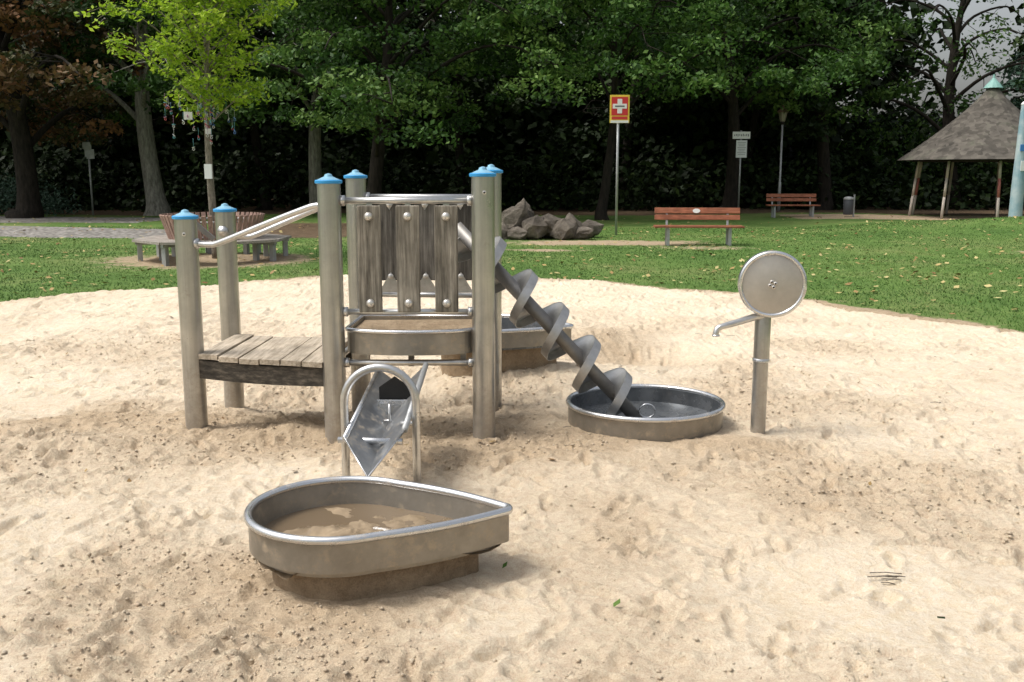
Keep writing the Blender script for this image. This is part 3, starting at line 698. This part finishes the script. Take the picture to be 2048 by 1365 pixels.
tree('beech_tree',-7.35,38.5,13,.26,L_mid,B_grey,16000,.22,3.4,4.5,130,seed=4,lean=.01,nl_limb=15)
tree('maple_tree',-4.4,33.5,12,.24,L_lite,B_dark,36000,.175,1.9,6.8,230,seed=5,nl_limb=24)
tree('maple_tree',3.2,34.5,12,.16,L_lite,B_dark,38000,.175,3.3,6.4,230,seed=6,nl_limb=24)
tree('maple_tree',8.6,40,13,.26,L_lite,B_dark,22000,.21,3.6,5.2,150,seed=7,nl_limb=18)
tree('oak_tree',13.3,43,13,.28,L_mid,B_dark,13000,.24,3.6,4.4,120,seed=8,nl_limb=16)
tree('sparse_ash_tree',20.0,45,13,.30,L_mid,B_dark,3400,.2,3.0,5,130,seed=9,nl_limb=24,rx=.7)
tree('cedar_tree',25.0,44,12,.3,L_blue,B_dark,18000,.22,2.6,4.0,130,seed=10,nl_limb=16)
for i,(x,y) in enumerate([(-20,44),(-11,43),(-2,43),(5.5,45),(11,46)]):
    tree('woodland_tree',x,y,13,.2,L_dark,B_dark,9000,.32,2.8,4.5,90,seed=20+i,nl_limb=12)

# distant mass of woodland behind
def inwin(c): # the canopy thins out here
    s=c[0]/c[1]; el=(c[2]-1.6)/c[1]
    return (.37<s<.54) and el>.05
C=[];Q=[]
for i in range(1150):
    x=R.uniform(-48,50); y=R.uniform(47,57); z=R.uniform(0,1)**.9*13.5
    if inwin((x,y,z)): continue
    n=110; p=np.array([x,y,z])+R.randn(n,3)*np.array([1.2,1.0,.65]); C.append(p); Q.append(np.clip(.4+.2*R.randn(n)+R.uniform(-.25,.3),0,1))
leafmesh('distant_woodland',np.concatenate(C),.60,L_dark,None,.1,np.concatenate(Q),.7)
# added dark sheet blocking the sky in gaps behind the woodland
M_backdrop=mat('backdrop_dark',(.01,.016,.006),1,0,.1)
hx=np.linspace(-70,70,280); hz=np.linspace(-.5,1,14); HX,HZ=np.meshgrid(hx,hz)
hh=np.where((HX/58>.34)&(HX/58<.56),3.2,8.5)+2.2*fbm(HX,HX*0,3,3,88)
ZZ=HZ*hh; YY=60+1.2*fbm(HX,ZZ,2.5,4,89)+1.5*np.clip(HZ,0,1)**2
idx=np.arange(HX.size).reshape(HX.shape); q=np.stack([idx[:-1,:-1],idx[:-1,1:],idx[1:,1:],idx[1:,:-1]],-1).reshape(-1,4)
npmesh('dark_backdrop',np.stack([HX,YY,ZZ],-1).reshape(-1,3),q,M_backdrop,{},'POINT',False)
# undergrowth
C=[];Q=[]
for i in range(420):
    x=R.uniform(-30,34); y=R.uniform(41.5,47); z=R.uniform(0,1)*(1.6+1.2*math.sin(x*.7)**2)
    if y<43 and x>10: continue
    n=70; p=np.array([x,y,z])+R.randn(n,3)*np.array([.7,.6,.35]); p[:,2]=np.abs(p[:,2]); C.append(p); Q.append(np.clip(.35+.25*R.randn(n),0,1))
leafmesh('undergrowth_shrubs',np.concatenate(C),.32,L_dark,None,.2,np.concatenate(Q),.6)
C=[]
for i in range(70):
    x=R.uniform(-25,-17.5); y=R.uniform(37,40); n=110; hh=1.8-.12*(x+25)
    p=np.array([x,y,R.uniform(.1,hh)])+R.randn(n,3)*np.array([.4,.4,.25]); p[:,2]=np.abs(p[:,2]); C.append(p)
leafmesh('yew_shrub',np.concatenate(C),.16,L_blue,None,.1,None,.35)
C=[]
for i in range(80):
    x=R.uniform(16,29); y=R.uniform(46,48); n=90
    p=np.array([x,y,R.uniform(.2,3.9)])+R.randn(n,3)*np.array([.6,.5,.4]); p[:,2]=np.abs(p[:,2]); C.append(p)
leafmesh('hazel_shrub',np.concatenate(C),.24,L_mid,None,.1,None,.5)

# young tree in the round bench
e=empty('young_tree',(cx,cy,0))
tk=[(cx+.03,cy,0),(cx,cy,1.0),(cx-.02,cy,2.0),(cx+.0,cy+.02,3.0),(cx+.05,cy,4.2),(cx+.02,cy,5.6),(cx,cy,6.8)]
tube('trunk',tk,[.085,.07,.062,.052,.036,.022,.008],B_young,e,12,res=5)
C=[]; begin_batch()
for i in range(50):
    u=i/50; z=2.45+3.9*u; a=i*2.399; l=(1.75-.95*u)*random.uniform(.65,1.1)*(0.6 if i<4 else 1); s=Vector((cx,cy,z)); d=Vector((math.cos(a),math.sin(a),0))
    pts=[s,s+d*l*.35+Vector((0,0,l*.32)),s+d*l*.7+Vector((0,0,l*.6)),s+d*l+Vector((0,0,l*.72))]
    tube('branch',pts,[.022,.014,.009,.004],B_young,e,6,res=3)
    for j in range(12):
        t=random.uniform(.2,1.1); k=min(int(t*3),2); c=pts[k].lerp(pts[k+1],t*3-k); 
        c2=c+Vector((random.gauss(0,.2),random.gauss(0,.2),random.gauss(.0,.14))); tube('twig',[c,c2],[.005,.003],B_young,e,4)
        nn_=21; tt=R.rand(nn_)[:,None]; C.append(np.array(c)*(1-tt)+np.array(c2)*tt+R.randn(nn_,3)*np.array([.075,.075,.05])-np.array([0,0,.03]))
end_batch('branches',B_young,e)
leafmesh('leaves',np.concatenate(C),.105,L_young,e,.3,None,.5)
cols=[mat('toy_%d'%i,c,.4) for i,c in enumerate([(.5,.10,.12),(.10,.22,.5),(.65,.65,.62),(.15,.42,.48),(.5,.25,.4),(.6,.6,.6)])]
for i in range(55):
    a=random.uniform(0,6.28); r=random.uniform(.05,1.0)**1.6; z=random.gauss(2.5,.2)+.15*r; p=Vector((cx+r*math.cos(a),cy+r*math.sin(a)*.6-.1,z))
    tube('ribbon',[p,p+Vector((0,0,.16))],.0025,random.choice(cols),e,4)
    lathe('pacifier_shield',[(.01,-.006),(.030,-.004),(.030,.004),(.01,.006)],random.choice(cols),e,8,TX(*p)@Matrix.Rotation(random.uniform(0,3),4,'Y'))
    tube('pacifier_ring',[p+Vector((.02*math.cos(q_),0,-.035+.02*math.sin(q_))) for q_ in np.linspace(0,6.28,8,endpoint=False)],.005,random.choice(cols),e,5,closed=True)
box('note_card',(cx-.28,cy-.25,2.62),(.15,.01,.14),M_white,e,rz=.2,bev=0); box('note_card',(cx-.01,cy-.10,1.62),(.15,.03,.27),M_paper,e,rz=-.2)
box('tag',(cx+.02,cy-.08,2.35),(.1,.02,.1),M_white,e,rz=.5)

# grass blades and fallen leaves
n=170000; Yb=9.0+(R.rand(n)**1.25)*20; Xb=(R.rand(n)*2-1)*(.60*Yb+1.0)
sdv=pit(Xb,Yb); dm=a_soil(Xb,Yb)+a_lit(Xb,Yb)-.17+a_path(Xb,Yb); keep=(sdv>-.03)&(dm<.30+.25*R.rand(n)); Xb=Xb[keep];Yb=Yb[keep]; n=len(Xb)
Zb=gh(Xb,Yb)-.01; a=R.rand(n)*6.28; w=.005+.0004*Yb; h=(.016+.028*R.rand(n)); ln=R.randn(n,2)*.022
c0=np.stack([Xb-w*np.cos(a),Yb-w*np.sin(a),Zb],1); c1=np.stack([Xb+w*np.cos(a),Yb+w*np.sin(a),Zb],1); c2=np.stack([Xb+ln[:,0],Yb+ln[:,1],Zb+h],1)
npmesh('grass',np.stack([c0,c1,c2],1).reshape(-1,3),np.arange(3*n).reshape(n,3),L_grass,{'rnd':np.clip(.45+1.2*fbm(Xb,Yb,2.5,3,80)+.2*R.randn(n),0,1)},'FACE')
n=2600; Yl=10+R.rand(n)*28; Xl=(R.rand(n)*2-1)*.58*Yl; k=pit(Xl,Yl)>.05; Xl=Xl[k];Yl=Yl[k]
leafmesh('fallen_leaves',np.stack([Xl,Yl,gh(Xl,Yl)+.035],1),.10,L_fall,None,2.0,None,.6)
pts=[]
for i in range(70):
    y=4.9+R.rand()*9; x=(R.rand()*2-1)*.55*y; pts.append((x,y,sandz(x,y)+.010))
leafmesh('fallen_leaves_sand',np.array(pts),.045,L_fall,None,2.0,R.rand(70)*.35,.5)
leafmesh('green_leaves_sand',np.array([(-.03,3.75,.03),(.39,3.42,.02),(1.55,3.3,.02)]),.05,L_mid,None,1.0,None,.6)
e=empty('dry_twigs',(1.5,3.7,0))
for i in range(22):
    if i<8: x,y=1.52+R.randn()*.03,3.72+R.randn()*.015; a=-.2+R.randn()*.25
    else: y=4+R.rand()*8; x=(R.rand()*2-1)*.5*y; a=R.rand()*3.1
    l=.02+.045*R.rand(); z=sandz(x,y)+.010
    tube('twig',[(x-l*math.cos(a),y-l*math.sin(a)*.5,z),(x,y,z+.004),(x+l*math.cos(a),y+l*math.sin(a)*.5,z)],.0022,B_young,e,5)

# ---------------------------------------------------------------- light, sky, camera
sdir=Vector((-.50,-.08,.86)).normalized()
w=bpy.data.worlds.new('World'); S.world=w; w.use_nodes=True; nt=w.node_tree; bg=nt.nodes['Background']
sk=nt.nodes.new('ShaderNodeTexSky'); sk.sky_type='NISHITA'; sk.sun_disc=False
sk.sun_elevation=math.asin(sdir.z); sk.sun_rotation=math.atan2(sdir.x,sdir.y); sk.dust_density=6; sk.air_density=1.2
hs=nt.nodes.new('ShaderNodeHueSaturation'); hs.inputs['Saturation'].default_value=.35; hs.inputs['Value'].default_value=1.2
nt.links.new(sk.outputs[0],hs.inputs['Color']); nt.links.new(hs.outputs[0],bg.inputs['Color']); bg.inputs['Strength'].default_value=.15
sl=bpy.data.lights.new('sun','SUN'); sl.energy=2.35; sl.angle=math.radians(18); sl.color=(1,.965,.91)
so=bpy.data.objects.new('sun',sl); COL.objects.link(so); so.rotation_euler=sdir.to_track_quat('Z','Y').to_euler()
cam=bpy.data.cameras.new('camera'); co=bpy.data.objects.new('camera',cam); COL.objects.link(co)
cam.sensor_width=36; cam.lens=34.28; cam.clip_end=2000; co.location=(0,0,1.6); co.rotation_euler=(math.radians(90-9.8),0,0)
S.camera=co
S.view_settings.view_transform='Standard'; S.view_settings.look='None'; S.view_settings.exposure=0
